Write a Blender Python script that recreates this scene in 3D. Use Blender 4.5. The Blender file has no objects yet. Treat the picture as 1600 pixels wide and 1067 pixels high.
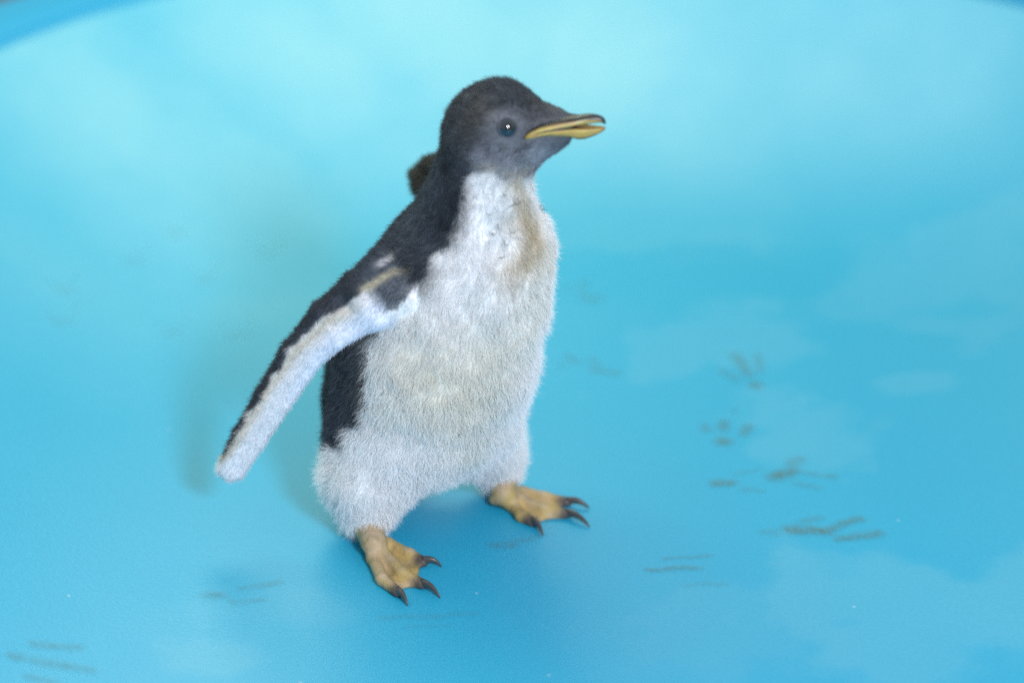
import bpy, math, random
import numpy as np
from mathutils import Vector

random.seed(7)
rng = np.random.default_rng(11)
SC = bpy.context.scene
COL = SC.collection

# ------------------------------------------------------------------ camera
PITCH = math.radians(25.0)
FPX = 1600 * 85.0 / 36.0
FWD = np.array([0, math.cos(PITCH), -math.sin(PITCH)])
UP = np.array([0, math.sin(PITCH), math.cos(PITCH)])
RIGHT = np.array([1.0, 0, 0])


def ray(px, py):
    return FWD + RIGHT * ((px - 800) / FPX) - UP * ((py - 533.5) / FPX)


CAM = -1.55 * ray(690, 830)
cd = bpy.data.cameras.new('camera')
cd.lens = 85
cd.sensor_width = 36
cd.clip_start = 0.05
cd.clip_end = 60
cd.dof.use_dof = True
cd.dof.focus_distance = 1.475
cd.dof.aperture_fstop = 2.4
cam = bpy.data.objects.new('camera', cd)
cam.location = CAM
cam.rotation_euler = (math.radians(90) - PITCH, 0, 0)
COL.objects.link(cam)
SC.camera = cam

# ------------------------------------------------------------------ light
W = bpy.data.worlds.new('World')
SC.world = W
W.use_nodes = True
W.node_tree.nodes['Background'].inputs[0].default_value = (0.95, 1.0, 1.0, 1)
W.node_tree.nodes['Background'].inputs[1].default_value = 0.46


def area_lamp(name, loc, target, size, size_y, power, color):
    l = bpy.data.lights.new(name, 'AREA')
    l.shape = 'RECTANGLE'
    l.size, l.size_y = size, size_y
    l.energy = power
    l.color = color
    o = bpy.data.objects.new(name, l)
    o.location = loc
    o.rotation_euler = (Vector(target) - Vector(loc)).to_track_quat('-Z', 'Y').to_euler()
    COL.objects.link(o)
    return o


area_lamp('front_lamp', (0.60, -1.60, 1.12), (0, 0, 0.1), 0.28, 0.28, 37, (0.86, 0.87, 1.0))
area_lamp('back_wall_fill', (-0.36, 0.68, 0.97), (-0.28, 0.56, 0.0), 1.0, 0.45, 10.5, (0.93, 1.0, 0.74))  # unseen lamp added close above the tub to brighten its back wall
SC.view_settings.view_transform = 'Standard'
SC.view_settings.look = 'None'
SC.view_settings.gamma = 1
SC.view_settings.exposure = 0.28
SC.view_settings.use_curve_mapping = False
SC.render.engine = 'CYCLES'
SC.cycles.use_denoising = False
SC.cycles.max_bounces = 6
SC.cycles_curves.shape = 'RIBBONS'
SC.cycles_curves.subdivisions = 2


# ------------------------------------------------------------------ helpers
def P(px, py, y):
    """point seen at photo pixel (px, py) that stands at depth y"""
    d = ray(px, py)
    return CAM + d * ((y - CAM[1]) / d[1])


def G(px, py, z=0.0):
    """point seen at photo pixel (px, py) at height z"""
    d = ray(px, py)
    return CAM + d * ((z - CAM[2]) / d[2])


def R(px):
    return px / 2437.0


def lin(r, g, b):
    f = lambda c: c / 12.92 if c <= 0.04045 else ((c + 0.055) / 1.055) ** 2.4
    return np.array([f(r / 255), f(g / 255), f(b / 255)])


def sstep(a, b, x):
    t = np.clip((x - a) / (b - a), 0, 1)
    return t * t * (3 - 2 * t)


def _hash(ix, iy, iz, seed):
    h = (ix.astype(np.int64) * 374761393 + iy.astype(np.int64) * 668265263 + iz.astype(np.int64) * 2147483647 + seed * 974711) & 0xffffffff
    h = ((h ^ (h >> 13)) * 1274126177) & 0xffffffff
    h = h ^ (h >> 16)
    return (h & 0xffff) / 65535.0


def vnoise(p, scale, seed=0):
    q = p / scale
    i = np.floor(q)
    f = q - i
    f = f * f * (3 - 2 * f)
    i = i.astype(np.int64)
    out = 0
    for a in (0, 1):
        wx = f[:, 0] if a else 1 - f[:, 0]
        for b in (0, 1):
            wy = f[:, 1] if b else 1 - f[:, 1]
            for c in (0, 1):
                wz = f[:, 2] if c else 1 - f[:, 2]
                out = out + wx * wy * wz * _hash(i[:, 0] + a, i[:, 1] + b, i[:, 2] + c, seed)
    return out


def fbm(p, scale, seed=0, octaves=4):
    s, a, t = 0, 1.0, 0
    for o in range(octaves):
        s = s + a * vnoise(p, scale / 2 ** o, seed + 17 * o)
        t += a
        a *= 0.55
    return s / t


def new_mesh_obj(name, verts, faces, mat=None, parent=None, smooth=True, col=None):
    me = bpy.data.meshes.new(name)
    verts = np.asarray(verts, float)
    if isinstance(faces, np.ndarray) and faces.ndim == 2:
        n, k = faces.shape
        me.vertices.add(len(verts))
        me.vertices.foreach_set('co', verts.astype(np.float32).ravel())
        me.loops.add(n * k)
        me.loops.foreach_set('vertex_index', faces.astype(np.int32).ravel())
        me.polygons.add(n)
        me.polygons.foreach_set('loop_start', np.arange(0, n * k, k, dtype=np.int32))
        me.update(calc_edges=True)
        me.validate()
    else:
        me.from_pydata([tuple(v) for v in verts], [], [tuple(int(i) for i in f) for f in faces])
        me.update()
    me.polygons.foreach_set('use_smooth', [smooth] * len(me.polygons))
    if col is not None:
        at = me.attributes.new('col', 'FLOAT_COLOR', 'POINT')
        c = np.ones((len(verts), 4), np.float32)
        col = np.asarray(col)
        c[:, :col.shape[1]] = col
        at.data.foreach_set('color', c.ravel())
    o = bpy.data.objects.new(name, me)
    COL.objects.link(o)
    if mat:
        me.materials.append(mat)
    if parent:
        o.parent = parent
        o.matrix_parent_inverse = parent.matrix_basis.inverted()
    return o


def material(name):
    m = bpy.data.materials.new(name)
    m.use_nodes = True
    nt = m.node_tree
    return m, nt, nt.nodes['Principled BSDF'], nt.nodes, nt.links


def attr_node(nt, name='col'):
    a = nt.nodes.new('ShaderNodeAttribute')
    a.attribute_name = name
    return a


# ------------------------------------------------------------------ tub
TC = np.array([0.0956, 0.292])
R0, R1, ZR = 0.20, 0.522, 0.15


TL = 0.85       # the tub is oblong: two half circles joined by straight sides of this length


def tub_z(x, y):
    dy = np.where(y > TC[1], y - TC[1], np.where(y < TC[1] - TL, y - TC[1] + TL, 0))
    r = np.hypot(x - TC[0], dy)
    t = np.clip((r - R0) / (R1 - R0), 0, 1)
    return ZR * t ** 2.1


def GT(px, py):
    """point of the tub floor seen at a photo pixel"""
    z = 0.0
    for _ in range(25):
        g = G(px, py, z)
        z = 0.5 * z + 0.5 * float(tub_z(g[0], g[1]))
    return G(px, py, z)


def outline(n_far, n_side, n_near):
    """foot points on the tub's middle line and outward directions, once round"""
    c, d = [], []
    for a in np.linspace(0, math.pi, n_far):
        c.append((0, 0)); d.append((math.cos(a), math.sin(a)))
    for t in np.linspace(0, 1, n_side)[1:-1]:
        c.append((0, -TL * t)); d.append((-1, 0))
    for a in np.linspace(math.pi, 2 * math.pi, n_near):
        c.append((0, -TL)); d.append((math.cos(a), math.sin(a)))
    for t in np.linspace(1, 0, n_side)[1:-1]:
        c.append((0, -TL * t)); d.append((1, 0))
    return np.array(c, float), np.array(d, float)


def sweep(prof, n_far, n_side, n_near):
    c, d = outline(n_far, n_side, n_near)
    prof = np.array(prof, float)
    na, nr = len(c), len(prof)
    xy = c[None] + prof[:, 0][:, None, None] * d[None]
    v = np.concatenate([xy, np.repeat(prof[:, 1][:, None, None], na, 1)], 2).reshape(-1, 3)
    i, j = np.meshgrid(np.arange(nr - 1), np.arange(na), indexing='ij')
    j2 = (j + 1) % na
    f = np.stack([i * na + j, (i + 1) * na + j, (i + 1) * na + j2, i * na + j2], -1).reshape(-1, 4)
    return v, f


# floor under the penguin must be level
tub = bpy.data.objects.new('plastic_tub', None)
tub.location = (TC[0], TC[1], 0)
COL.objects.link(tub)
tub['label'] = 'round blue plastic tub with a smooth scuffed floor under the penguin chick'
tub['category'] = 'tub'

m_tub, nt, bsdf, N, L = material('blue_tub_plastic')
tc = N.new('ShaderNodeTexCoord')
at = attr_node(nt, 'col')
n1 = N.new('ShaderNodeTexNoise'); n1.inputs['Scale'].default_value = 9; n1.inputs['Detail'].default_value = 6
n2 = N.new('ShaderNodeTexNoise'); n2.inputs['Scale'].default_value = 420; n2.inputs['Detail'].default_value = 3
n3 = N.new('ShaderNodeTexNoise'); n3.inputs['Scale'].default_value = 1500; n3.inputs['Detail'].default_value = 2
for n in (n1, n2, n3):
    L.new(tc.outputs['Object'], n.inputs['Vector'])
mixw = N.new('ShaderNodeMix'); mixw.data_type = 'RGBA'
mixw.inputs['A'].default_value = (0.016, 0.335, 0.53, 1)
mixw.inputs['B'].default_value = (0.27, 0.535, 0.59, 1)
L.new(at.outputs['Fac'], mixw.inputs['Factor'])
mul = N.new('ShaderNodeMix'); mul.data_type = 'RGBA'; mul.blend_type = 'MULTIPLY'
mul.inputs['Factor'].default_value = 0.18
L.new(mixw.outputs['Result'], mul.inputs['A'])
L.new(n2.outputs['Fac'], mul.inputs['B'])
vo = N.new('ShaderNodeTexVoronoi'); vo.inputs['Scale'].default_value = 70
L.new(tc.outputs['Object'], vo.inputs['Vector'])
lt = N.new('ShaderNodeMath'); lt.operation = 'LESS_THAN'; lt.inputs[1].default_value = 0.075
L.new(vo.outputs['Distance'], lt.inputs[0])
sx = N.new('ShaderNodeSeparateColor'); L.new(vo.outputs['Color'], sx.inputs['Color'])
gt = N.new('ShaderNodeMath'); gt.operation = 'GREATER_THAN'; gt.inputs[1].default_value = 0.93
L.new(sx.outputs['Red'], gt.inputs[0])
sp = N.new('ShaderNodeMath'); sp.operation = 'MULTIPLY'
L.new(lt.outputs[0], sp.inputs[0]); L.new(gt.outputs[0], sp.inputs[1])
sp2 = N.new('ShaderNodeMath'); sp2.operation = 'MULTIPLY'; sp2.inputs[1].default_value = 0.22
L.new(sp.outputs[0], sp2.inputs[0])
glint_specks = N.new('ShaderNodeMix'); glint_specks.data_type = 'RGBA'  # sparse pale specks paint the floor's sparkles into its colour
glint_specks.inputs['B'].default_value = (0.7, 0.75, 0.78, 1)
L.new(sp2.outputs[0], glint_specks.inputs['Factor']); L.new(mul.outputs['Result'], glint_specks.inputs['A'])
L.new(glint_specks.outputs['Result'], bsdf.inputs['Base Color'])
rr = N.new('ShaderNodeMapRange')
rr.inputs['From Min'].default_value = 0.3; rr.inputs['From Max'].default_value = 0.7
rr.inputs['To Min'].default_value = 0.38; rr.inputs['To Max'].default_value = 0.48
L.new(n1.outputs['Fac'], rr.inputs['Value'])
L.new(rr.outputs['Result'], bsdf.inputs['Roughness'])
bsdf.inputs['Specular IOR Level'].default_value = 0.5
bp = N.new('ShaderNodeBump'); bp.inputs['Strength'].default_value = 0.22; bp.inputs['Distance'].default_value = 0.0006
L.new(n2.outputs['Fac'], bp.inputs['Height'])
bp2 = N.new('ShaderNodeBump'); bp2.inputs['Strength'].default_value = 0.10; bp2.inputs['Distance'].default_value = 0.0004
L.new(n3.outputs['Fac'], bp2.inputs['Height']); L.new(bp.outputs['Normal'], bp2.inputs['Normal'])
L.new(bp2.outputs['Normal'], bsdf.inputs['Normal'])

# basin: swept grid, scuffs and painted brightness stored on its vertices
rad = np.linspace(0, R1, 181)
loc_bv, bf = sweep(np.stack([rad, ZR * np.clip((rad - R0) / (R1 - R0), 0, 1) ** 2.1], 1), 400, 240, 100)
bv = loc_bv + np.array([TC[0], TC[1], 0])
wn = fbm(bv, 0.055, 5, 5) - 0.5
# small scuffed patches; big ones paint the back wall's brightness into the colour: (photo pixel centre, half sizes in metres)
wear_and_glow = np.zeros(len(bv))
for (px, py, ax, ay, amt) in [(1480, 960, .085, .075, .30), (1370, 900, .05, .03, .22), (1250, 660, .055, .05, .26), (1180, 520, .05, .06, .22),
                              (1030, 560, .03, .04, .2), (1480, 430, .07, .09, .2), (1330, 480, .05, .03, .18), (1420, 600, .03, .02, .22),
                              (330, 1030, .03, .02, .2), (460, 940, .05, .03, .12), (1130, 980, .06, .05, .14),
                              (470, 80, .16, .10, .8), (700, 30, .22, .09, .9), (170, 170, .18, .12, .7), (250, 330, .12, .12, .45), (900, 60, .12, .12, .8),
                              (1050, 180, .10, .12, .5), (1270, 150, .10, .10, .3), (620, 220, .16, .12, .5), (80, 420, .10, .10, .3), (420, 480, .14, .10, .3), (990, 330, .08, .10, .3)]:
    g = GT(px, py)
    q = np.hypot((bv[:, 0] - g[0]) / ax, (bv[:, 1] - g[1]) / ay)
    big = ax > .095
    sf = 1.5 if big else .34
    wear_and_glow = np.maximum(wear_and_glow, amt * (.9 if big else .48) * sstep(sf, -sf, q - (0.8 if big else .95) + (.55 if big else 2.6) * wn))
wear_and_glow = np.clip(wear_and_glow * (0.8 + 0.3 * fbm(bv, 0.03, 40, 3)), 0, 1)
basin = new_mesh_obj('basin', loc_bv, bf, m_tub, None, True, np.repeat(wear_and_glow[:, None], 3, 1))
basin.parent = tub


def lathe(name, prof, mat, parent):
    v, f = sweep(prof, 160, 12, 100)
    o = new_mesh_obj(name, v, f, mat, None, True)
    o.parent = parent
    return o


m_rim, nt, bsdf, N, L = material('blue_tub_rim_plastic')
bsdf.inputs['Base Color'].default_value = (0.008, 0.22, 0.42, 1)
bsdf.inputs['Roughness'].default_value = 0.6
bsdf.inputs['Specular IOR Level'].default_value = 0.25
n_ = N.new('ShaderNodeTexNoise'); n_.inputs['Scale'].default_value = 60
b_ = N.new('ShaderNodeBump'); b_.inputs['Strength'].default_value = 0.1; b_.inputs['Distance'].default_value = 0.001
L.new(n_.outputs['Fac'], b_.inputs['Height']); L.new(b_.outputs['Normal'], bsdf.inputs['Normal'])
# rounded lip, wide flange, outer skirt
prof = [(R1 - 0.001, ZR - 0.0006)]
prof += [(R1 + 0.008 * math.sin(a), ZR + 0.003 + 0.004 * (1 - math.cos(a)) - 0.003) for a in np.linspace(0.2, 1.5, 6)]
prof += [(R1 + 0.03, ZR + 0.004), (R1 + 0.085, ZR + 0.002), (R1 + 0.097, ZR - 0.004), (R1 + 0.10, ZR - 0.016), (R1 + 0.096, ZR - 0.04), (R1 + 0.088, ZR - 0.045)]
lathe('rim', prof, m_rim, tub)
lathe('outer_wall', [(R1 + 0.05, ZR - 0.001), (R1 + 0.04, 0.06), (R1 + 0.01, -0.018), (R1 - 0.03, -0.02)], m_rim, tub)

m_gnd, nt, bsdf, N, L = material('grey_concrete')
n_ = N.new('ShaderNodeTexNoise'); n_.inputs['Scale'].default_value = 14; n_.inputs['Detail'].default_value = 8
cr = N.new('ShaderNodeValToRGB')
cr.color_ramp.elements[0].color = (0.035, 0.04, 0.05, 1)
cr.color_ramp.elements[1].color = (0.13, 0.14, 0.17, 1)
L.new(n_.outputs['Fac'], cr.inputs['Fac']); L.new(cr.outputs['Color'], bsdf.inputs['Base Color'])
bsdf.inputs['Roughness'].default_value = 0.6
gnd = new_mesh_obj('ground', [(-6, -6, -0.022), (6, -6, -0.022), (6, 6, -0.022), (-6, 6, -0.022)], [(0, 1, 2, 3)], m_gnd)
gnd['kind'] = 'structure'


# ------------------------------------------------------------------ penguin: implicit body
def sd_cone(p, a, b, ra, rb):
    ba = b - a
    l2 = ba @ ba
    t = np.clip(((p - a) @ ba) / max(l2, 1e-12), 0, 1)
    d = np.linalg.norm(p - a - t[:, None] * ba, axis=1)
    return d - (ra + (rb - ra) * t)


def sd_ell(p, c, axes, rad):
    q = (p - c) @ np.array(axes).T
    k0 = np.linalg.norm(q / rad, axis=1)
    k1 = np.linalg.norm(q / (np.array(rad) ** 2), axis=1)
    return k0 * (k0 - 1.0) / np.maximum(k1, 1e-6)


def ud_tri(p, a, b, c):
    def seg(u, v):
        e = v - u
        t = np.clip(((p - u) @ e) / (e @ e), 0, 1)
        return ((p - u - t[:, None] * e) ** 2).sum(1)
    n = np.cross(b - a, c - a)
    ins = ((p - a) @ np.cross(n, b - a) > 0) & ((p - b) @ np.cross(n, c - b) > 0) & ((p - c) @ np.cross(n, a - c) > 0)
    dpl = ((p - a) @ n) ** 2 / (n @ n)
    return np.sqrt(np.where(ins, dpl, np.minimum(np.minimum(seg(a, b), seg(b, c)), seg(c, a))))


PR = []   # (group, function, lower, upper, blend)


def add_cone(g, a, b, ra, rb, k):
    a, b = np.asarray(a), np.asarray(b)
    PR.append((g, lambda p: sd_cone(p, a, b, ra, rb), np.minimum(a - ra, b - rb), np.maximum(a + ra, b + rb), k))


def add_ell(g, c, axes, rad, k):
    m = max(rad)
    PR.append((g, lambda p: sd_ell(p, c, axes, rad), c - m, c + m, k))


def add_tri(g, a, b, c, r, k):
    PR.append((g, lambda p: ud_tri(p, a, b, c) - r, np.minimum(np.minimum(a, b), c) - r, np.maximum(np.maximum(a, b), c) + r, k))


def smin(a, b, k):
    if k <= 0:
        return np.minimum(a, b)
    h = np.maximum(k - np.abs(a - b), 0) / k
    return np.minimum(a, b) - h * h * k * 0.25


def sdf(p, groups=None):
    p = np.atleast_2d(p)
    d = np.full(len(p), 0.08)
    for (g, fn, lo, hi, k) in PR:
        if groups is None or g in groups:
            m = k + 0.02
            w = np.flatnonzero(((p > lo - m) & (p < hi + m)).all(1))
            if len(w):
                d[w] = smin(d[w], fn(p[w]), k)
    return d


FACE = np.array([0.64, -0.768, 0.0])          # where the chest points
SIDE = np.array([-0.768, -0.64, 0.0])         # the penguin's right
HEAD = np.array([0.985, -0.17, 0.0])          # where the beak points
HSIDE = np.array([-0.17, -0.985, 0.0])
ZAX = np.array([0, 0, 1.0])

# torso and neck
T = [(664, 624, .024, 126), (671, 583, .022, 141), (688, 520, .015, 139), (714, 445, .005, 119), (741, 380, -.004, 95), (747, 318, -.010, 60), (753, 274, -.013, 53), (764, 232, -.016, 53)]
for (a, b) in zip(T[:-1], T[1:]):
    add_cone('body', P(*a[:3]), P(*b[:3]), R(a[3]), R(b[3]), 0.018)
add_cone('body', P(760, 408, -.004), P(760, 450, .0), R(72), R(76), 0.022)        # breast
add_cone('body', P(600, 620, .045), P(590, 690, .045), R(68), R(58), 0.03)       # rump
add_cone('body', P(560, 735, .05), P(520, 760, .072), R(24), R(10), 0.02)       # stub of tail
# thighs and legs
add_cone('body', P(594, 700, .002), P(575, 748, -.004), R(66), R(52), 0.03)
add_cone('body', P(575, 748, -.004), P(572, 800, -.006), R(52), R(31), 0.02)
add_cone('body', P(746, 660, .040), P(770, 704, .047), R(48), R(35), 0.03)
add_cone('body', P(770, 704, .047), P(782, 742, .050), R(35), R(19), 0.02)
# head
add_ell('body', P(771, 199, -.018), [HEAD, HSIDE, ZAX], (R(67), R(59), R(63)), 0.014)
add_cone('body', P(800, 194, -.020), P(862, 194, -.025), R(51), R(21), 0.013)
add_cone('body', P(862, 193, -.025), P(895, 189, -.029), R(21), R(6), 0.008)
add_cone('body', P(806, 230, -.021), P(858, 216, -.026), R(33), R(17), 0.014)
add_cone('body', P(858, 219, -.026), P(884, 217, -.028), R(14), R(3), 0.008)

# flippers: flat plates between a leading and a trailing edge
FLR = [((592, 408, -.022), (634, 462, -.040)), ((556, 442, -.026), (592, 500, -.040)), ((503, 486, -.026), (530, 535, -.036)), ((455, 548, -.022), (493, 566, -.030)),
       ((414, 618, -.018), (446, 632, -.024)), ((380, 678, -.015), (407, 690, -.018)), ((353, 733, -.012), (373, 739, -.014))]
FLL = [((815, 345, .040), (800, 430, .030)), ((760, 280, .085), (765, 375, .075)), ((705, 250, .130), (700, 330, .120)), ((668, 258, .150), (654, 296, .146))]
FL = {}
for key, st in (('flipper_r', FLR), ('flipper_l', FLL)):
    le = [P(*a) for a, b in st]
    tr = [P(*b) for a, b in st]
    FL[key] = (np.array(le), np.array(tr))
    for i in range(len(st) - 1):
        k = 0.006 if i <= 1 else 0.0012
        add_tri(key, le[i], tr[i], le[i + 1], 0.0033, 0.012 if i == 0 else k)
        add_tri(key, tr[i], tr[i + 1], le[i + 1], 0.0033, k)
        add_cone(key, le[i], le[i + 1], 0.0058 if i < 2 else 0.0044, 0.0044, 0.003)
        if i == 0:
            add_cone(key, (le[0] + tr[0]) / 2 + np.array([.012, .012, -.002]) * (1 if key == 'flipper_r' else 0), (le[1] + tr[1]) / 2, 0.013, 0.006, 0.02)

for key in FL:
    le, tr = FL[key]
    ax = (le[-1] + tr[-1] - le[-2] - tr[-2]); ax = ax / np.linalg.norm(ax)
    w = np.linalg.norm(le[-1] - tr[-1])
    m_ = (le[-1] + tr[-1]) / 2
    add_cone(key, m_, m_ + ax * w * .42, .0036, .0034, .002)
    add_tri(key, le[-1], tr[-1], m_ + ax * w * .5, .0033, .0012)
    add_tri(key, tr[-1], le[-1], m_ + ax * w * .5, .0033, .0012)

# feet
CLAWS = []
TOES = []


def foot(ankle, base, toes, nub):
    add_cone('foot', ankle, base, 0.0085, 0.0078, 0.008)
    tips = []
    for (pts, rads, claw) in toes:
        pp = [G(x, y, r * 0.9) for (x, y), r in zip(pts, rads)]
        prev, pr = base, 0.0060
        TOES.append([base] + pp)
        for q, r in zip(pp, rads):
            add_cone('foot', prev, q, pr, r, 0.0028)
            prev, pr = q, r
        tips.append(pp)
        CLAWS.append((pp[-1], pp[-1] - pp[-2], rads[-1], claw))
    for a, b in zip(tips[:-1], tips[1:]):
        lo = np.array([0, 0, -0.0021])
        pa, pb = a[-2] * 0.2 + a[-1] * 0.8, b[-2] * 0.2 + b[-1] * 0.8
        mid = (a[-2] + b[-2]) * 0.16 + (pa + pb) * 0.34
        for tri in ((base, a[0], b[0]), (a[0], a[-2], b[-2]), (a[0], b[-2], b[0]), (a[-2], pa, mid), (b[-2], mid, pb), (a[-2], mid, b[-2])):
            tri = [t + lo * (1 if t is not base else 3) for t in tri]
            add_tri('foot', tri[0], tri[1], tri[2], 0.0014, 0.0022)
    add_cone('foot', base, nub, 0.006, 0.003, 0.004)


foot(P(572, 806, -.006), G(583, 846, 0.010),
     [([(606, 850), (640, 866), (662, 877)], (.0041, .0037, .0033), (690, 885)),
      ([(600, 868), (630, 898), (660, 912)], (.0044, .0040, .0034), (688, 934)),
      ([(583, 872), (597, 905), (622, 925)], (.0041, .0037, .0033), (637, 946))], G(566, 838, .006))
foot(P(782, 738, .050), G(789, 772, 0.010),
     [([(800, 789), (815, 806), (832, 815)], (.0041, .0038, .0033), (849, 836)),
      ([(815, 784), (850, 797), (885, 802)], (.0044, .0040, .0034), (922, 823)),
      ([(815, 769), (850, 777), (886, 784)], (.0041, .0037, .0033), (921, 794))], G(771, 781, .006))

# ---- surface nets
H = 0.00155
lo = np.min([p[2] for p in PR], 0) - 0.012
hi = np.max([p[3] for p in PR], 0) + 0.012
dims = np.ceil((hi - lo) / H).astype(int) + 1
D = np.full(dims, 0.05, np.float32)
axs = [lo[i] + H * np.arange(dims[i]) for i in range(3)]
for (g, fn, l, u, k) in PR:
    m = k + 3 * H
    i0 = np.maximum(np.floor((l - m - lo) / H).astype(int), 0)
    i1 = np.minimum(np.ceil((u + m - lo) / H).astype(int) + 1, dims)
    sl = tuple(slice(a, b) for a, b in zip(i0, i1))
    g3 = np.meshgrid(*[axs[i][sl[i]] for i in range(3)], indexing='ij')
    pts = np.stack([c.ravel() for c in g3], 1)
    D[sl] = smin(D[sl].ravel(), fn(pts), k).reshape(D[sl].shape)
ins = D < 0
cnt = np.zeros(dims - 1, np.int8)
for a in (0, 1):
    for b in (0, 1):
        for c in (0, 1):
            cnt += ins[a:dims[0] - 1 + a, b:dims[1] - 1 + b, c:dims[2] - 1 + c]
act = (cnt > 0) & (cnt < 8)
idx = np.full(dims - 1, -1, np.int64)
ci = np.argwhere(act)
idx[act] = np.arange(len(ci))
acc = np.zeros((len(ci), 3)); num = np.zeros(len(ci))
corners = [(a, b, c) for a in (0, 1) for b in (0, 1) for c in (0, 1)]
for u in corners:
    for ax in range(3):
        if u[ax] == 0:
            v = list(u); v[ax] = 1
            du = D[ci[:, 0] + u[0], ci[:, 1] + u[1], ci[:, 2] + u[2]]
            dv = D[ci[:, 0] + v[0], ci[:, 1] + v[1], ci[:, 2] + v[2]]
            ch = (du < 0) != (dv < 0)
            t = np.where(ch, du / np.where(ch, du - dv, 1), 0)
            q = np.array(u, float)[None] + np.zeros((len(ci), 1))
            q[:, ax] += t
            acc += q * ch[:, None]; num += ch
BV = lo + H * (ci + acc / num[:, None])
quads = []
for ax in range(3):
    s0 = [slice(None)] * 3; s1 = [slice(None)] * 3
    s0[ax] = slice(0, dims[ax] - 1); s1[ax] = slice(1, dims[ax])
    a0, a1 = ins[tuple(s0)], ins[tuple(s1)]
    e = np.argwhere(a0 != a1)
    fl = a0[tuple(e.T)]
    o1, o2 = (ax + 1) % 3, (ax + 2) % 3
    ok = (e[:, o1] > 0) & (e[:, o2] > 0)
    e, fl = e[ok], fl[ok]
    def cell(d1, d2):
        q = e.copy(); q[:, o1] -= d1; q[:, o2] -= d2
        return idx[q[:, 0], q[:, 1], q[:, 2]]
    f4 = np.stack([cell(1, 1), cell(0, 1), cell(0, 0), cell(1, 0)], 1)
    f4[~fl] = f4[~fl][:, ::-1]
    quads.append(f4)
BF = np.vstack(quads)
BF = BF[(BF >= 0).all(1)]


def gradient(p):
    e = 0.0009
    n = np.stack([sdf(p + np.eye(3)[i] * e) - sdf(p - np.eye(3)[i] * e) for i in range(3)], 1)
    return n / np.maximum(np.linalg.norm(n, axis=1, keepdims=True), 1e-9)


def surf(px, py, groups=None):
    """first body point met by the line of sight through a photo pixel"""
    d = ray(px, py); d = d / np.linalg.norm(d)
    t = 1.2
    for _ in range(120):
        s = sdf(CAM + d * t, groups)[0]
        t += s * 0.8
        if s < 1e-4:
            return CAM + d * t
    return None


# ---- plumage colours, a function of the place on the body
C_DARK = np.array([.036, .048, .064]); C_BACK = np.array([.072, .090, .115]); C_HEAD = np.array([.072, .084, .098])
C_WHITE = np.array([.89, .89, .885]); C_CREAM = np.array([.80, .765, .66]); C_BLUEW = np.array([.68, .74, .83])
C_GREY = np.array([.30, .32, .35]); C_TAN = np.array([.46, .36, .18])
SPINE = np.array([P(*t[:3]) for t in T])
o_ = np.argsort(SPINE[:, 2]); SPZ, SPX, SPY = SPINE[o_, 2], SPINE[o_, 0], SPINE[o_, 1]


def azimuth(p):
    cx = np.interp(p[:, 2], SPZ, SPX); cy = np.interp(p[:, 2], SPZ, SPY)
    q = np.stack([p[:, 0] - cx, p[:, 1] - cy], 1)
    return np.abs(np.arctan2(q @ SIDE[:2], q @ FACE[:2])), q @ SIDE[:2]


bound = []
for (px, py) in [(744, 246), (735, 275), (722, 305), (717, 340), (706, 368), (680, 395), (666, 430), (650, 455), (577, 530), (574, 570), (570, 610), (556, 650), (532, 690)]:
    s = surf(px, py, ('body',))
    if s is not None:
        bound.append((s[2], azimuth(s[None])[0][0]))
bound.sort()
BZ = np.array([b[0] for b in bound]); BA = np.array([b[1] for b in bound])
BOTZ = BZ[0]

SPOTS = []   # (point, radius, colour, strength)


def spot(px, py, rad, colr, s):
    q = surf(px, py)
    if q is not None:
        SPOTS.append((q, R(rad), np.array(colr), s))


for (px, py, r_, s) in [(808, 285, 16, .55), (814, 310, 17, .6), (820, 335, 19, .65), (826, 360, 21, .65), (826, 385, 22, .6), (818, 410, 20, .5), (836, 345, 16, .4), (800, 430, 28, .28), (838, 372, 20, .4), (800, 345, 18, .2)]:
    spot(px, py, r_, C_TAN, s)
for (px, py, r_, s) in [(690, 560, 80, .42), (720, 610, 70, .40), (660, 610, 50, .36), (735, 640, 55, .42), (600, 640, 40, .3), (830, 480, 55, .5), (740, 700, 60, .4), (850, 400, 36, .6), (800, 560, 50, .4), (630, 560, 40, .3), (760, 540, 50, .3)]:
    spot(px, py, r_, C_CREAM, s)
for (px, py, r_, s) in [(770, 262, 13, .7), (800, 266, 12, .6), (825, 262, 10, .5)]:
    spot(px, py, r_, (.62, .58, .48), s)
for (px, py, r_, c, s) in [(757, 165, 18, (.13, .13, .115), .5), (745, 185, 15, (.12, .12, .105), .5), (770, 178, 11, (.20, .205, .205), .5), (735, 205, 18, (.09, .095, .09), .6),
                           (790, 181, 12, (.11, .12, .14), .4), (811, 190, 9, (.11, .12, .14), .4), (770, 215, 16, (.10, .11, .125), .7),
                           (830, 165, 24, (.05, .055, .06), .7), (850, 178, 18, (.04, .045, .05), .8), (868, 172, 14, (.07, .075, .08), .5),
                           (770, 244, 20, (.26, .28, .32), .7), (800, 248, 20, (.32, .35, .39), .75), (835, 240, 18, (.28, .32, .36), .7), (850, 222, 12, (.12, .135, .16), .5),
                           (750, 242, 11, (.36, .39, .44), .6), (815, 225, 14, (.10, .11, .125), .7), (785, 225, 14, (.11, .12, .135), .6),
                           (705, 260, 22, (.028, .034, .04), .8), (712, 300, 26, (.022, .028, .036), .85), (700, 350, 26, (.026, .032, .04), .8), (660, 420, 24, (.028, .034, .042), .7)]:
    spot(px, py, r_, c, s)
STREAKS = []
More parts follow.
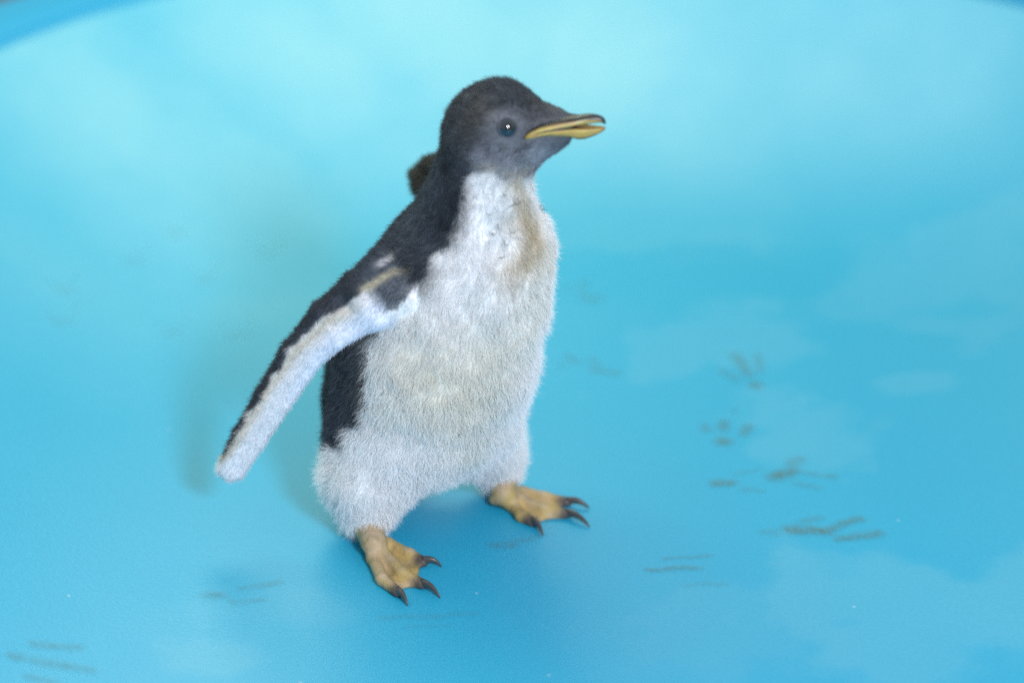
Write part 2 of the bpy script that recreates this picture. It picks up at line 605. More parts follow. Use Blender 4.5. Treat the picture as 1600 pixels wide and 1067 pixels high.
for (x0, y0, x1, y1, r_, c, s) in [(590, 413, 616, 400, 5, (.50, .50, .51), .75), (560, 458, 612, 426, 5.5, (.42, .39, .28), .75), (612, 426, 640, 418, 5, (.25, .24, .18), .6)]:
    ts = np.linspace(0, 1, 6)
    qs = [surf(x0 + (x1 - x0) * t, y0 + (y1 - y0) * t) for t in ts]
    for a, b in zip(qs[:-1], qs[1:]):
        if a is not None and b is not None:
            STREAKS.append((a, b, R(r_), np.array(c), s))

EYE = surf(793, 200)
ZC1, ZC2 = P(800, 222, -.03)[2], P(800, 250, -.03)[2]
NCH = P(800, 266, -.02)[2]


def flip_coords(p, key):
    le, tr = FL[key]
    ce = (le + tr) / 2
    best = np.full(len(p), 9.0); s = np.zeros(len(p)); u = np.zeros(len(p)); v = np.zeros(len(p))
    n = len(ce) - 1
    for i in range(n):
        e = ce[i + 1] - ce[i]
        t = ((p - ce[i]) @ e) / (e @ e)
        tcl = np.clip(t, -0.3 if i == 0 else 0, 1.3 if i == n - 1 else 1)
        q = ce[i] + tcl[:, None] * e
        w = (le[i] - tr[i]) + tcl[:, None] * ((le[i + 1] - tr[i + 1]) - (le[i] - tr[i]))
        wn = np.linalg.norm(w, axis=1)
        d = p - q
        uu = (d * w).sum(1) / wn / (wn / 2 + 0.004)
        nn = np.cross(e, w); nn /= np.linalg.norm(nn, axis=1, keepdims=True)
        vv = (d * nn).sum(1)
        dist = np.linalg.norm(d - (np.clip((d * w).sum(1) / wn, -wn / 2, wn / 2) / wn)[:, None] * w, axis=1)
        m = dist < best
        best = np.where(m, dist, best); s = np.where(m, (i + tcl) / n, s); u = np.where(m, uu, u); v = np.where(m, vv, v)
    return s, u, v


def classify(p):
    db, dr, dl, df = (sdf(p, (g,)) for g in ('body', 'flipper_r', 'flipper_l', 'foot'))
    return db, np.where(dr > .0799, 1.0, dr), np.where(dl > .0799, 1.0, dl), df


def mix(a, b, t):
    return a + (b - a) * t[:, None]


def plumage(p, nrm, cls):
    db, dr, dl, df = cls
    n = len(p)
    az, sd = azimuth(p)
    wob = (fbm(p, 0.012, 3, 3) - 0.5)
    zb = p[:, 2] + 0.004 * wob
    lim = np.interp(zb, BZ, BA)
    lim = np.where(zb < BOTZ, lim + (BOTZ - zb) * 26, lim)
    dark = sstep(-0.05, 0.05, az - lim + 0.22 * wob)
    backc = mix(np.repeat(C_DARK[None], n, 0), np.repeat(C_BACK[None], n, 0), np.clip(fbm(p, 0.03, 9) * 1.3 - 0.15 + 0.35 * sstep(0.12, .2, p[:, 2]), 0, 1))
    whitec = mix(np.repeat(C_WHITE[None], n, 0), np.repeat(np.array([.78, .80, .80])[None], n, 0), sstep(.45, .75, fbm(p, 0.035, 21)))
    c = mix(whitec, backc, dark)
    # head
    zt = NCH + R(20) - np.clip((p[:, 0] - .02) / .04, 0, 1) * R(18)
    hd = sstep(-0.004, 0.004, p[:, 2] - zt + 0.014 * wob)
    headc = np.repeat(C_HEAD[None], n, 0) * (0.75 + 0.5 * fbm(p, 0.012, 33))[:, None]
    chin = sstep(ZC1, ZC2, p[:, 2] + .006 * wob) * (1 - sstep(-.15, .15, az - BA[-1]))
    headc = mix(headc, np.repeat(np.array([.24, .265, .30])[None], n, 0) * (0.7 + 0.6 * fbm(p, 0.006, 36))[:, None], chin * .9)
    c = mix(c, headc, hd)
    for (q, r, colr, s) in SPOTS:
        w = np.exp(-((p - q) ** 2).sum(1) / (r * r)) * s
        c = mix(c, np.repeat(colr[None], n, 0), np.clip(w * (0.7 + 0.6 * vnoise(p, 0.004, 51)), 0, 1))
    # right flipper
    for key, d in (('flipper_r', dr), ('flipper_l', dl)):
        s, u, v = flip_coords(p, key)
        thr = np.interp(s, [0, .15, .35, .6, .85, .93, 1.1], [.05, .16, .46, .66, .80, .95, 2.5])
        under = np.einsum('ij,j->i', nrm, FLN[key]) > np.where(u < 0.1, -0.85, -0.25)
        dk = np.where(under, sstep(-.10, .10, u - thr + 0.5 * wob), 1.0)
        cream = np.exp(-((u - thr + .22) / .28) ** 2) * sstep(.1, .3, s)
        fw = mix(np.repeat(np.array([.73, .74, .76])[None], n, 0), np.repeat(np.array([.60, .54, .44])[None], n, 0), np.clip(cream * .85, 0, 1))
        bl = sstep(-.1, -.6, u) * sstep(.75, .45, s)
        fw = mix(fw, np.repeat(C_BLUEW[None], n, 0), bl * .8)
        if key == 'flipper_l':
            fc = np.repeat(np.array([.11, .108, .10])[None], n, 0)
        else:
            fc = mix(fw, np.repeat(np.array([.048, .056, .068])[None], n, 0), dk)
        c = mix(c, fc, sstep(0.003, -0.001, d - db) * sstep(.06, .16, s if key == 'flipper_r' else s + 1))
    for (a, b, r, colr, s) in STREAKS:
        d = np.maximum(sd_cone(p, a, b, 0, 0), 0)
        w = np.exp(-(d / r) ** 2) * s
        c = mix(c, np.repeat(colr[None], n, 0), np.clip(w * (0.2 + 1.3 * vnoise(p, .0025, 61)), 0, 1))
    return c


FLN = {}
for key in FL:
    le, tr = FL[key]
    nn = np.cross(le[-2] - le[1], tr[2] - le[2]); nn /= np.linalg.norm(nn)
    if key == 'flipper_r':
        nn = nn if nn @ (CAM - le[2]) > 0 else -nn
    FLN[key] = nn

cls = classify(BV)
BN = gradient(BV)
# the down stands in soft uneven clumps
amt_ = sstep(.003, .010, np.minimum(np.minimum(cls[1], cls[2]), cls[3]) - cls[0]) * (1 - sstep(NCH - .02, NCH, BV[:, 2])) * sstep(.015, .035, BV[:, 2])
BV = BV + BN * (amt_ * ((fbm(BV, .022, 501, 3) - .5) * .0075))[:, None]
bcol = plumage(BV, BN, cls) * 0.92
# bare skin of the feet
skin = sstep(0.0015, -0.001, cls[3] - np.minimum(cls[0] - 0.0005, cls[1]))
zf = BV[:, 2]
sk = np.repeat(np.array([.37, .265, .095])[None], len(BV), 0)
sk = mix(sk, np.repeat(np.array([.38, .30, .25])[None], len(BV), 0), np.clip(sstep(.45, .7, fbm(BV, .012, 71)) * .35 + sstep(.012, .022, zf) * .6, 0, 1))
sk = mix(sk, np.repeat(np.array([.20, .15, .075])[None], len(BV), 0), sstep(.5, .75, fbm(BV, .006, 75)) * .7)
for pl in TOES:
    for a, b in zip(pl[:-1], pl[1:]):
        w = np.exp(-(np.maximum(sd_cone(BV[:, :], a + ZAX * .004, b + ZAX * .004, 0, 0), 0) / .0028) ** 2)
        sk = mix(sk, np.repeat(np.array([.46, .37, .30])[None], len(BV), 0), w * .32 * sstep(.3, .6, fbm(BV, .009, 77)))
for (tip, dr_, r_, cl) in CLAWS:
    w = sstep(.010, .003, np.linalg.norm(BV - tip, axis=1) + 0.004 * (fbm(BV, .004, 81) - .5))
    sk = mix(sk, np.repeat(np.array([.045, .04, .045])[None], len(BV), 0), w * .9)
bcol = mix(bcol, sk, skin)
# bare skin round the eye
we = sstep(R(19), R(14), np.linalg.norm(BV - EYE, axis=1))
bcol = mix(bcol, np.repeat(np.array([.06, .072, .09])[None], len(BV), 0), we)

penguin = bpy.data.objects.new('penguin_chick', None)
penguin.location = (0, 0.02, 0)
COL.objects.link(penguin)
penguin['label'] = 'fluffy grey and white penguin chick standing in a blue tub with one flipper held out'
penguin['category'] = 'penguin'

m_body, nt, bsdf, N, L = material('penguin_skin')
at = attr_node(nt)
L.new(at.outputs['Color'], bsdf.inputs['Base Color'])
bsdf.inputs['Roughness'].default_value = 0.55
bsdf.inputs['Specular IOR Level'].default_value = 0.35
n_ = N.new('ShaderNodeTexVoronoi'); n_.inputs['Scale'].default_value = 650
tc = N.new('ShaderNodeTexCoord'); L.new(tc.outputs['Object'], n_.inputs['Vector'])
b_ = N.new('ShaderNodeBump'); b_.inputs['Strength'].default_value = 0.5; b_.inputs['Distance'].default_value = 0.0005
L.new(n_.outputs['Distance'], b_.inputs['Height']); L.new(b_.outputs['Normal'], bsdf.inputs['Normal'])
body = new_mesh_obj('body', BV, BF, m_body, penguin, True, bcol)


# ------------------------------------------------------------------ down: real strands
def make_fur(count):
    tri = np.vstack([BF[:, [0, 1, 2]], BF[:, [0, 2, 3]]])
    a, b, c = BV[tri[:, 0]], BV[tri[:, 1]], BV[tri[:, 2]]
    area = np.linalg.norm(np.cross(b - a, c - a), axis=1)
    nb = np.minimum(cls[1], cls[2])[tri[:, 0]] < cls[0][tri[:, 0]]
    dens = area * np.where(skin[tri[:, 0]] > .5, 0, 1) * np.where(nb, 1.4, 1.0) * np.where(BV[tri[:, 0], 2] > NCH, 1.7, 1.0)
    pick = rng.choice(len(tri), count, p=dens / dens.sum())
    r1, r2 = rng.random(count), rng.random(count)
    f = r1 + r2 > 1
    r1[f], r2[f] = 1 - r1[f], 1 - r2[f]
    t = tri[pick]
    p = BV[t[:, 0]] + r1[:, None] * (BV[t[:, 1]] - BV[t[:, 0]]) + r2[:, None] * (BV[t[:, 2]] - BV[t[:, 0]])
    nrm = BN[t[:, 0]] * (1 - r1 - r2)[:, None] + BN[t[:, 1]] * r1[:, None] + BN[t[:, 2]] * r2[:, None]
    nrm /= np.linalg.norm(nrm, axis=1, keepdims=True)
    de = np.linalg.norm(p - EYE, axis=1)
    keep = (de > R(14)) & (rng.random(count) < 0.35 + sstep(R(14), R(22), de))
    # clear of the bill
    for q0, q1, rr0 in BILL:
        keep &= sd_cone(p, q0, q1, rr0, rr0) > 0
    p, nrm = p[keep], nrm[keep]
    n = len(p)
    cl = classify(p)
    col = plumage(p, nrm, cl)
    isf = sstep(.002, -.001, np.minimum(cl[1], cl[2]) - cl[0])
    head = sstep(NCH - .006, NCH + .006, p[:, 2])
    # length
    ln = np.interp(p[:, 2], [0, .03, .08, .14, .2, .25], [.0075, .0082, .0086, .0086, .0076, .0062])
    az, _ = azimuth(p)
    ln = ln * np.where(az > 1.9, .8, 1.0)
    ln = ln * (1 - head) + head * .0048
    bt = P(905, 200, -.03)
    db_ = np.linalg.norm(p - bt, axis=1)
    ln = ln * (0.38 + 0.62 * sstep(.012, .05, db_))
    ln = ln * (0.45 + .55 * sstep(R(18), R(45), np.linalg.norm(p - EYE, axis=1)))
    ln = ln * (1 - isf) + isf * (.0040 + .0026 * sstep(.5, .9, flip_coords(p, 'flipper_r')[1]))
    ln = ln * (0.55 + 0.75 * rng.random(n)) * (.65 + .7 * fbm(p, .012, 101) * (1 - .6 * isf))
    # lie of the down
    flow = np.repeat(np.array([[0, 0, -1.0]]), n, 0) - 0.25 * FACE
    hf = (p - bt); hf /= np.linalg.norm(hf, axis=1, keepdims=True)
    hf = hf + np.array([0, 0, -.25])
    flow = mix(flow, hf, head)
    for key, wgt in (('flipper_r', sstep(.002, -.001, cl[1] - cl[0])), ('flipper_l', sstep(.002, -.001, cl[2] - cl[0]))):
        le, tr = FL[key]
        s, u, v = flip_coords(p, key)
        ax = le[-1] - le[0]; ax = ax / np.linalg.norm(ax)
        wd = np.mean(le - tr, 0); wd = wd / np.linalg.norm(wd)
        flow = mix(flow, ax[None] + np.outer(np.clip(u, -1, 1) * .35, wd), wgt)
    jit = (np.stack([vnoise(p, .008, 200 + i) - .5 for i in range(3)], 1) * 1.3 + np.stack([vnoise(p, .0030, 210 + i) - .5 for i in range(3)], 1) * 1.5) * (1 - .45 * isf)[:, None]
    flow = flow + jit
    tan = flow - (flow * nrm).sum(1, keepdims=True) * nrm
    tan /= np.maximum(np.linalg.norm(tan, axis=1, keepdims=True), 1e-6)
    lift = np.interp(p[:, 2], [0, .06, .14, .25], [.75, .65, .5, .45]) + .25 * rng.standard_normal(n)
    edge = isf * sstep(.3, .9, flip_coords(p, 'flipper_r')[1])
    lift = lift * (1 - isf) + isf * (.38 + .45 * edge * rng.random(n) + .2 * rng.standard_normal(n))
    lift = np.clip(lift, .1, 1.3)
    d0 = tan * np.cos(lift)[:, None] + nrm * np.sin(lift)[:, None] + rng.standard_normal((n, 3)) * np.interp(p[:, 2], [.05, .14], [.38, .18])[:, None]
    d0 /= np.linalg.norm(d0, axis=1, keepdims=True)
    K = 5
    pts = np.zeros((n, K, 3), np.float32)
    pts[:, 0] = p - nrm * .0006
    d = d0
    bend = tan * .16 + rng.standard_normal((n, 3)) * .14 - nrm * .06
    for k in range(1, K):
        pts[:, k] = pts[:, k - 1] + d * (ln / (K - 1))[:, None]
        d = d + bend
        d /= np.linalg.norm(d, axis=1, keepdims=True)
    pts[:, :, 2] = np.maximum(pts[:, :, 2], .001)
    base = np.where(rng.random(n) < .16, .00011, .000068) * (0.7 + .6 * rng.random(n))
    rad = base[:, None] * np.array([1.0, 1.0, .85, .6, .2])[None]
    lum0 = col.mean(1)
    amp = np.where(lum0 > .4, .45, 1.5)
    tone = (1 + amp * (.42 * (rng.random(n) - .5) + .44 * (vnoise(p, .0016, 401) - .5)) + np.where(lum0 > .4, .16, .3) * (fbm(p, .006, 411, 2) - .5))[:, None]
    cc = np.clip(col * tone, 0, .93)
    # a few dark flecks caught in the white and pale wisps in the grey
    lum = cc.mean(1)
    cc[(rng.random(n) < .0025) & (lum > .4)] *= .12
    cc[(rng.random(n) < .05) & (lum < .2)] *= 2.0
    cp = np.ones((n, K, 4), np.float32)
    cp[:, :, :3] = cc[:, None, :]
    return pts, rad.astype(np.float32), cp


def curves_obj(name, pts, rad, cp, mat, parent):
    n, K, _ = pts.shape
    cu = bpy.data.hair_curves.new(name)
    cu.add_curves([K] * n)
    cu.points.foreach_set('position', pts.ravel())
    if 'radius' not in cu.attributes:
        cu.attributes.new('radius', 'FLOAT', 'POINT')
    cu.attributes['radius'].data.foreach_set('value', rad.ravel())
    a = cu.attributes.new('col', 'FLOAT_COLOR', 'POINT')
    a.data.foreach_set('color', cp.ravel())
    cu.materials.append(mat)
    o = bpy.data.objects.new(name, cu)
    COL.objects.link(o)
    o.parent = parent
    o.matrix_parent_inverse = parent.matrix_basis.inverted()
    o['kind'] = 'stuff'
    return o


m_fur, nt, bsdf, N, L = material('penguin_down')
at = attr_node(nt)
L.new(at.outputs['Color'], bsdf.inputs['Base Color'])
bsdf.inputs['Roughness'].default_value = 0.6
bsdf.inputs['Specular IOR Level'].default_value = 0.25
trn = N.new('ShaderNodeBsdfTranslucent')
L.new(at.outputs['Color'], trn.inputs['Color'])
mx = N.new('ShaderNodeMixShader'); mx.inputs[0].default_value = 0.35
L.new(bsdf.outputs[0], mx.inputs[1]); L.new(trn.outputs[0], mx.inputs[2])
L.new(mx.outputs[0], N['Material Output'].inputs['Surface'])


# ------------------------------------------------------------------ bill
def bill_y(px):
    return -.0235 - (px - 820) * 0.00007


BILL = []
BILL_MID = P(888, 196, bill_y(888))


def on_plane(px, row, off):
    """point seen at a pixel on the plane parallel to the head's middle plane"""
    d = ray(px, row)
    return CAM + d * ((off + (BILL_MID - CAM) @ HSIDE) / (d @ HSIDE))


def loft(name, stations, mat, colour, parent, up):
    """stations: (px, row of the gape edge, row of the outer ridge, half width px)"""
    v, cc, f = [], [], []
    M = 14
    for (px, edge, ridge, hw) in stations:
        e = on_plane(px, edge, R(hw)) - HSIDE * R(hw)
        r = e + ZAX * R(-ridge if px < 895 else 0) if px < 895 else on_plane(px + .17 * hw, ridge, 0.0)
        for k in range(M + 1):
            a = math.pi * k / M
            cx, cz = math.cos(a), math.sin(a)
            w = HSIDE * (R(hw) * np.sign(cx) * abs(cx) ** 0.75)
            v.append(e + (r - e) * (cz ** 0.85) + w)
            cc.append(colour(px, cz))
        for k in range(1, 5):       # inner palate, slightly hollowed
            t = -1 + 2 * k / 5
            v.append(e + HSIDE * (R(hw) * t) + (r - e) * (.55 * (1 - t * t)))
            cc.append((.09, .03, .026))
    m = M + 5
    n = len(stations)
    for i in range(n - 1):
        for k in range(m):
            k2 = (k + 1) % m
            q = (i * m + k, i * m + k2, (i + 1) * m + k2, (i + 1) * m + k)
            f.append(q if up else q[::-1])
    f.append(tuple(range(m))[::-1] if up else tuple(range(m)))
    f.append(tuple((n - 1) * m + k for k in range(m)) if up else tuple((n - 1) * m + k for k in range(m))[::-1])
    return new_mesh_obj(name, v, f, mat, parent, True, np.array(cc))


m_bill, nt, bsdf, N, L = material('bill_horn')
at = attr_node(nt)
nz = N.new('ShaderNodeTexNoise'); nz.inputs['Scale'].default_value = 260; nz.inputs['Detail'].default_value = 4
tc = N.new('ShaderNodeTexCoord'); L.new(tc.outputs['Object'], nz.inputs['Vector'])
ml = N.new('ShaderNodeMix'); ml.data_type = 'RGBA'; ml.blend_type = 'MULTIPLY'; ml.inputs['Factor'].default_value = .55
L.new(at.outputs['Color'], ml.inputs['A']); L.new(nz.outputs['Color'], ml.inputs['B'])
L.new(ml.outputs['Result'], bsdf.inputs['Base Color'])
bsdf.inputs['Roughness'].default_value = 0.42
b_ = N.new('ShaderNodeBump'); b_.inputs['Strength'].default_value = .25; b_.inputs['Distance'].default_value = .0004
L.new(nz.outputs['Fac'], b_.inputs['Height']); L.new(b_.outputs['Normal'], bsdf.inputs['Normal'])
YEL = np.array([.52, .385, .10]); BLK = np.array([.02, .021, .026])


def up_col(px, cz):
    t = float(sstep(np.array(.36 - .22 * max(0, min(1, (px - 912) / 25))), np.array(.60 - .28 * max(0, min(1, (px - 912) / 25))), np.array(cz)))
    if px > 940: t = 1
    return tuple(YEL * (1 - t) + BLK * t)


def lo_col(px, cz):
    t = float(sstep(np.array(.62), np.array(.9), np.array(cz)))
    t = max(t, float(sstep(np.array(934.), np.array(945.), np.array(float(px)))) * (.75 if cz > .35 else .2))
    g = np.array([.06, .055, .05])
    return tuple(YEL * np.array([1, .95, .9]) * (1 - t) + g * t)


HW = {821: 50.5, 830: 46, 842: 40, 856: 34, 872: 27.5, 888: 20, 900: 14.5, 912: 11, 922: 9, 931: 7, 938: 5.5, 943: 3.8, 946: 1.8}
# before the feather line the third number is the height of the horn above (below) its cutting edge
upper = loft('upper_bill', [(x, e, r, HW[x]) for x, e, r in [(821, 216.5, -5), (830, 212.5, -7.5), (842, 208, -9), (856, 205, -10), (872, 202, -11), (888, 199.5, -11), (900, 197, 181),
                            (912, 195, 179), (922, 193.5, 178.5), (931, 192.6, 179.5), (938, 192.3, 181.5), (943, 193, 184.5), (946, 195, 189.5)]], m_bill, up_col, penguin, True)
lower = loft('lower_bill', [(x, e, r, HW[x] - .6) for x, e, r in [(821, 217.5, 5), (830, 214, 8), (842, 210, 10), (856, 207, 11), (872, 205, 14), (888, 203.2, 15.5), (900, 202, 217),
                            (912, 202, 217), (922, 201.6, 214), (931, 201.2, 210.7), (938, 200.8, 207.4), (943, 200.6, 204.2), (946, 200, 201.8)]], m_bill, lo_col, penguin, False)
gape = [(824, 217, 3.5), (834, 212, 5.5), (848, 208, 7.5), (866, 205, 9.5), (880, 203, 11), (892, 200, 12)]
for (x0, y0, r0), (x1, y1, r1) in zip(gape[:-1], gape[1:]):
    q0, q1 = surf(x0, y0), surf(x1, y1)
    if q0 is None or q1 is None:
        continue
    mr_ = lambda q: q - 2 * ((q - BILL_MID) @ HSIDE) * HSIDE
    BILL += [(q0, q1, R(r0)), (mr_(q0), mr_(q1), R(r0))]
BILL.append((P(893, 202, bill_y(893)), P(918, 199, bill_y(918)), R(13)))
BILL.append((P(915, 197, bill_y(915)), P(945, 197, bill_y(945)), R(22)))
# ------------------------------------------------------------------ eye
m_eye, nt, bsdf, N, L = material('eye_dark')
tc = N.new('ShaderNodeTexCoord')
eye_dir = gradient(EYE[None])[0]
eye_dir = eye_dir * .75 + np.array([.12, -.55, .12]); eye_dir /= np.linalg.norm(eye_dir)
ec = EYE - eye_dir * R(6.5)
dotn = N.new('ShaderNodeVectorMath'); dotn.operation = 'DOT_PRODUCT'
nrmn = N.new('ShaderNodeVectorMath'); nrmn.operation = 'NORMALIZE'
L.new(tc.outputs['Object'], nrmn.inputs[0])
L.new(nrmn.outputs[0], dotn.inputs[0])
dotn.inputs[1].default_value = tuple(eye_dir)
cr = N.new('ShaderNodeValToRGB')
cr.color_ramp.elements[0].position = .72; cr.color_ramp.elements[0].color = (.012, .018, .024, 1)
cr.color_ramp.elements[1].position = .915; cr.color_ramp.elements[1].color = (.002, .002, .003, 1)
e2 = cr.color_ramp.elements.new(.79); e2.color = (.010, .022, .032, 1)
e3 = cr.color_ramp.elements.new(.88); e3.color = (.008, .017, .024, 1)
L.new(dotn.outputs['Value'], cr.inputs['Fac'])
L.new(cr.outputs['Color'], bsdf.inputs['Base Color'])
bsdf.inputs['Roughness'].default_value = .06
bsdf.inputs['Coat Weight'].default_value = 1.0
bsdf.inputs['Coat Roughness'].default_value = .02


def uv_sphere(r, nu=40, nv=24):
    v = [(0, 0, r)]
    for i in range(1, nv):
        t = math.pi * i / nv
        for j in range(nu):
            a = 2 * math.pi * j / nu
            v.append((r * math.sin(t) * math.cos(a), r * math.sin(t) * math.sin(a), r * math.cos(t)))
    v.append((0, 0, -r))
    f = [(0, 1 + j, 1 + (j + 1) % nu) for j in range(nu)]
    for i in range(nv - 2):
        for j in range(nu):
            f.append((1 + i * nu + j, 1 + (i + 1) * nu + j, 1 + (i + 1) * nu + (j + 1) % nu, 1 + i * nu + (j + 1) % nu))
    k = 1 + (nv - 2) * nu
    f += [(k + j, len(v) - 1, k + (j + 1) % nu) for j in range(nu)]
    return np.array(v), f


m_lid, nt, bsdf, N, L = material('eyelid_skin')
bsdf.inputs['Base Color'].default_value = (.045, .055, .07, 1)
bsdf.inputs['Roughness'].default_value = .5
vn = N.new('ShaderNodeTexNoise'); vn.inputs['Scale'].default_value = 900
b_ = N.new('ShaderNodeBump'); b_.inputs['Strength'].default_value = .5; b_.inputs['Distance'].default_value = .0004
L.new(vn.outputs['Fac'], b_.inputs['Height']); L.new(b_.outputs['Normal'], bsdf.inputs['Normal'])


def make_eye(centre, direction, mat):
    sv, sf = uv_sphere(R(14.6))
    e = new_mesh_obj('eye', sv, sf, mat)
    e.location = centre
    e.parent = penguin
    e.matrix_parent_inverse = penguin.matrix_basis.inverted()
    # eyelid ring
    u = np.cross(direction, ZAX); u /= np.linalg.norm(u); w = np.cross(u, direction)
    v, f = [], []
    A, B = 44, 10
    for i in range(A):
        a = 2 * math.pi * i / A
        rd = u * math.cos(a) + w * (math.sin(a) * .88)
        for j in range(B):
            b = 2 * math.pi * j / B
            v.append(rd * (R(12.4) + R(2.5) * math.cos(b)) + direction * (R(6.6) + R(2.0) * math.sin(b)))
    for i in range(A):
        for j in range(B):
            f.append((i * B + j, ((i + 1) % A) * B + j, ((i + 1) % A) * B + (j + 1) % B, i * B + (j + 1) % B))
    l = new_mesh_obj('eyelid', v, f, m_lid)
    l.parent = e
    return e


make_eye(ec, eye_dir, m_eye)
# the far eye, mirrored through the head's middle plane
hc = P(771, 196, -.018)
mir = lambda q: q - 2 * ((q - hc) @ HSIDE) * HSIDE
mdir = eye_dir - 2 * (eye_dir @ HSIDE) * HSIDE
make_eye(mir(ec), mdir, m_lid if False else m_eye)

# ------------------------------------------------------------------ claws
m_claw, nt, bsdf, N, L = material('claw_horn')
bsdf.inputs['Roughness'].default_value = .35
nz = N.new('ShaderNodeTexNoise'); nz.inputs['Scale'].default_value = 400
cr = N.new('ShaderNodeValToRGB')
cr.color_ramp.elements[0].color = (.018, .018, .02, 1); cr.color_ramp.elements[1].color = (.09, .08, .075, 1)
L.new(nz.outputs['Fac'], cr.inputs['Fac']); L.new(cr.outputs['Color'], bsdf.inputs['Base Color'])
for (tip, d, r, (cx, cy)) in CLAWS:
    d = d / np.linalg.norm(d)
    end = G(cx, cy, .0008)
    a = tip + d * r * .1 + np.array([0, 0, .0008])
    b = a * .45 + end * .55 + np.array([0, 0, .0055])
    v, f = [], []
    S_, B = 12, 10
    for i in range(S_ + 1):
        t = i / S_
        q = a * (1 - t) ** 2 + 2 * b * t * (1 - t) + end * t * t
        tg = 2 * (b - a) * (1 - t) + 2 * (end - b) * t
        tg /= np.linalg.norm(tg)
        u = np.cross(tg, ZAX); u /= np.linalg.norm(u); w = np.cross(u, tg)
        rad = .0027 * (1 - t) ** .75 + .00025
        for j in range(B):
            an = 2 * math.pi * j / B
            v.append(q + (u * math.cos(an) * .8 + w * math.sin(an)) * rad)
    for i in range(S_):
        for j in range(B):
            f.append((i * B + j, i * B + (j + 1) % B, (i + 1) * B + (j + 1) % B, (i + 1) * B + j))
    f.append(tuple(range(B))[::-1]); f.append(tuple(S_ * B + j for j in range(B)))
    new_mesh_obj('claw', v, f, m_claw, penguin)

pts, rad_, cp = make_fur(480000)
# dark curled wisps caught in the throat, and flecks on the belly
extra, erad = [], []
for (px, py, a0, ln_) in [(795, 313, 2.4, .007), (801, 303, 1.0, .005), (788, 318, 2.9, .006), (770, 318, 1.2, .005), (781, 296, 1.6, .004), (775, 345, .8, .005), (790, 352, 1.3, .006), (760, 330, 2.6, .004),
                          (783, 372, 1.1, .006), (748, 300, .6, .004), (765, 360, 2.2, .004), (776, 400, 2.7, .005), (634, 632, 1.5, .003), (716, 668, .3, .003), (812, 645, 2.0, .003), (600, 520, 1.2, .003)]:
    q = surf(px, py)
    if q is None:
        continue
    nn = gradient(q[None])[0]
    u = np.cross(nn, ZAX); u /= np.linalg.norm(u); w = np.cross(nn, u)
    c = [q + nn * .0055]
    for k in range(4):
        an = a0 + k * .7
        c.append(c[-1] + (u * math.cos(an) + w * math.sin(an) + nn * .1) * ln_ / 4)
    extra.append(c); erad.append([.00016, .0002, .0002, .00016, .00006])
ec_ = np.ones((len(extra), 5, 4), np.float32); ec_[:, :, :3] = (.07, .065, .06)
pts = np.concatenate([pts, np.array(extra, np.float32)]); rad_ = np.concatenate([rad_, np.array(erad, np.float32)]); cp = np.concatenate([cp, ec_])
curves_obj('plumage', pts, rad_, cp, m_fur, penguin)

# ------------------------------------------------------------------ muddy footprints
m_mud, nt, bsdf, N, L = material('dried_mud_smear')
at = attr_node(nt)
nz = N.new('ShaderNodeTexNoise'); nz.inputs['Scale'].default_value = 380; nz.inputs['Detail'].default_value = 5
tc = N.new('ShaderNodeTexCoord'); L.new(tc.outputs['Object'], nz.inputs['Vector'])
mr = N.new('ShaderNodeMapRange'); mr.inputs['From Min'].default_value = .22; mr.inputs['From Max'].default_value = .72
L.new(nz.outputs['Fac'], mr.inputs['Value'])
mm = N.new('ShaderNodeMath'); mm.operation = 'MULTIPLY'
L.new(at.outputs['Fac'], mm.inputs[0]); L.new(mr.outputs['Result'], mm.inputs[1])
bsdf.inputs['Base Color'].default_value = (.13, .125, .02, 1)
bsdf.inputs['Roughness'].default_value = .7
L.new(mm.outputs[0], bsdf.inputs['Alpha'])

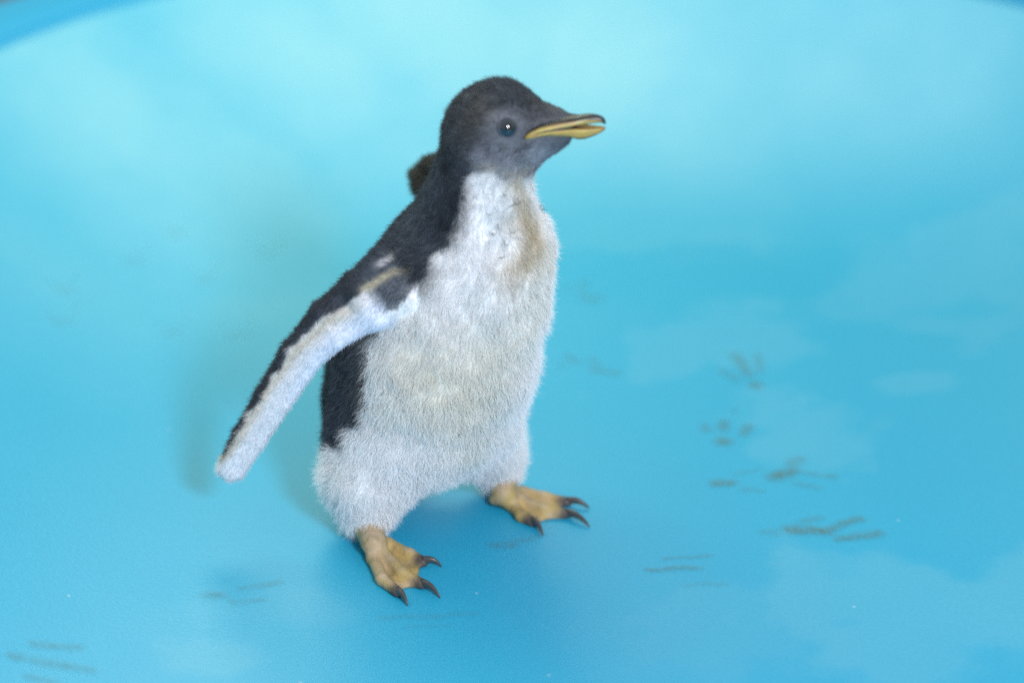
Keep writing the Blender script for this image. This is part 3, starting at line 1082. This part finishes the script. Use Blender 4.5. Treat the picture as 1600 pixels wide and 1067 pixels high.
PRINTS = [
    ('three toed brown footprint with long toes, beside the pale scuffs behind the smudges', 1.0, [(1178, 602, 1178, 602, 8, 1.0), (1168, 585, 1150, 556, 6, .7), (1148, 594, 1132, 582, 6, .45), (1190, 580, 1184, 556, 5, .45)]),
    ('short brown footprint with three separate toe dabs and a round heel dab', 1.0, [(1129, 692, 1131, 692, 8, 1.0), (1132, 673, 1132, 660, 6, .7), (1165, 680, 1170, 667, 6, .7), (1107, 675, 1101, 664, 5, .5), (1144, 645, 1146, 640, 5, .25)]),
    ('dark brown smudge trailing three faint toe lines', 1.0, [(1212, 745, 1236, 738, 8, 1.0), (1230, 728, 1250, 718, 7, .45), (1240, 738, 1300, 744, 5, .4), (1245, 755, 1275, 762, 6, .3)]),
    ('single small brown smudge beside a fainter toe mark', 1.0, [(1118, 757, 1140, 757, 7, .9), (1150, 742, 1180, 735, 5, .25), (1165, 768, 1190, 766, 5, .3)]),
    ('long brown smeared footprint with two toe streaks sliding away', 1.0, [(1240, 828, 1290, 833, 8, 1.0), (1290, 832, 1345, 812, 6, .75), (1310, 845, 1375, 836, 6, .65), (1255, 815, 1275, 810, 6, .4), (1200, 832, 1215, 832, 7, .3)]),
    ('faint thin pair of olive scratches on clean floor', 1.0, [(1015, 888, 1095, 891, 4, .55), (1045, 873, 1110, 868, 4, .4), (1070, 915, 1130, 912, 4, .2)]),
    ('pale olive smear just in front of the left claws of the penguin', 1.0, [(770, 853, 800, 853, 7, .45), (800, 848, 845, 838, 5, .3)]),
    ('blurred olive footprint close beside the chest', 1.0, [(915, 466, 935, 467, 7, .6), (905, 455, 918, 440, 5, .3), (880, 455, 895, 445, 5, .2)]),
    ('blurred olive footprint with a row of toe dabs, beside the belly', 1.0, [(930, 578, 965, 584, 6, .65), (888, 558, 905, 566, 5, .5), (925, 560, 940, 570, 5, .4), (875, 572, 885, 574, 5, .25)]),
    ('olive heel smudge with two long pale toe streaks near the flipper tip', 1.0, [(332, 932, 342, 932, 8, .65), (378, 918, 440, 911, 5, .45), (365, 942, 410, 937, 5, .35)]),
    ('brownish smear of several parallel toe streaks, farthest from the penguin', 1.0, [(55, 1008, 115, 1011, 6, .55), (18, 1026, 32, 1027, 6, .7), (55, 1032, 140, 1048, 6, .55), (45, 1058, 85, 1065, 6, .45)]),
    ('thin grey streak in front of the penguin right toes', 1.0, [(600, 965, 740, 958, 5, .28), (640, 978, 700, 976, 4, .2)]),
]
FAINT = [(210, 408), (420, 398), (322, 438), (268, 520), (370, 525), (98, 502), (275, 365), (100, 455)]
for (px, py) in FAINT:
    PRINTS.append(('very faint olive spot among the others on the pale floor behind the held-out flipper', .5, [(px - 8, py, px + 8, py - 4, 10, .40), (px + 18, py - 14, px + 22, py - 26, 7, .2), (px - 20, py - 12, px - 24, py - 20, 7, .18)]))
for (label, st, segs) in PRINTS:
    ga = []
    for (x0, y0, x1, y1, w, a) in segs:
        ga.append((GT(x0, y0)[:2], GT(x1, y1)[:2], w / 2300 * 1.6, a * st * (.55 if x0 > 760 else .40)))
    allp = np.array([g[0] for g in ga] + [g[1] for g in ga])
    l, u = allp.min(0) - .012, allp.max(0) + .012
    h = .0011
    xs, ys = np.arange(l[0], u[0], h), np.arange(l[1], u[1], h)
    gx, gy = np.meshgrid(xs, ys, indexing='ij')
    p = np.stack([gx.ravel(), gy.ravel(), np.zeros(gx.size)], 1)
    warp = np.stack([fbm(p, .022, 300, 3) - .5, fbm(p, .022, 310, 3) - .5], 1) * .008
    al = np.zeros(len(p))
    for (a, b, w, s) in ga:
        e = b - a; L2 = max(e @ e, 1e-10)
        q = p[:, :2] + warp
        t = np.clip(((q - a) @ e) / L2, 0, 1)
        d = np.linalg.norm(q - a - t[:, None] * e, axis=1)
        al = np.maximum(al, s * np.exp(-(d / w) ** 2))
    al = np.where(al < .03, 0, al)
    nx, ny = len(xs), len(ys)
    z = tub_z(p[:, 0], p[:, 1]) + .0006
    i, j = np.meshgrid(np.arange(nx - 1), np.arange(ny - 1), indexing='ij')
    f = np.stack([i * ny + j, (i + 1) * ny + j, (i + 1) * ny + j + 1, i * ny + j + 1], -1).reshape(-1, 4)
    f = f[(al[f] > 0).any(1)]
    used = np.unique(f)
    remap = np.full(len(p), -1); remap[used] = np.arange(len(used))
    v = np.stack([p[:, 0], p[:, 1], z], 1)[used]
    o = new_mesh_obj('footprint', v, remap[f], m_mud, None, True, np.repeat(al[used][:, None], 3, 1))
    o['label'] = label
    o['category'] = 'footprint'
    o['group'] = 'dried footprints on the tub floor'
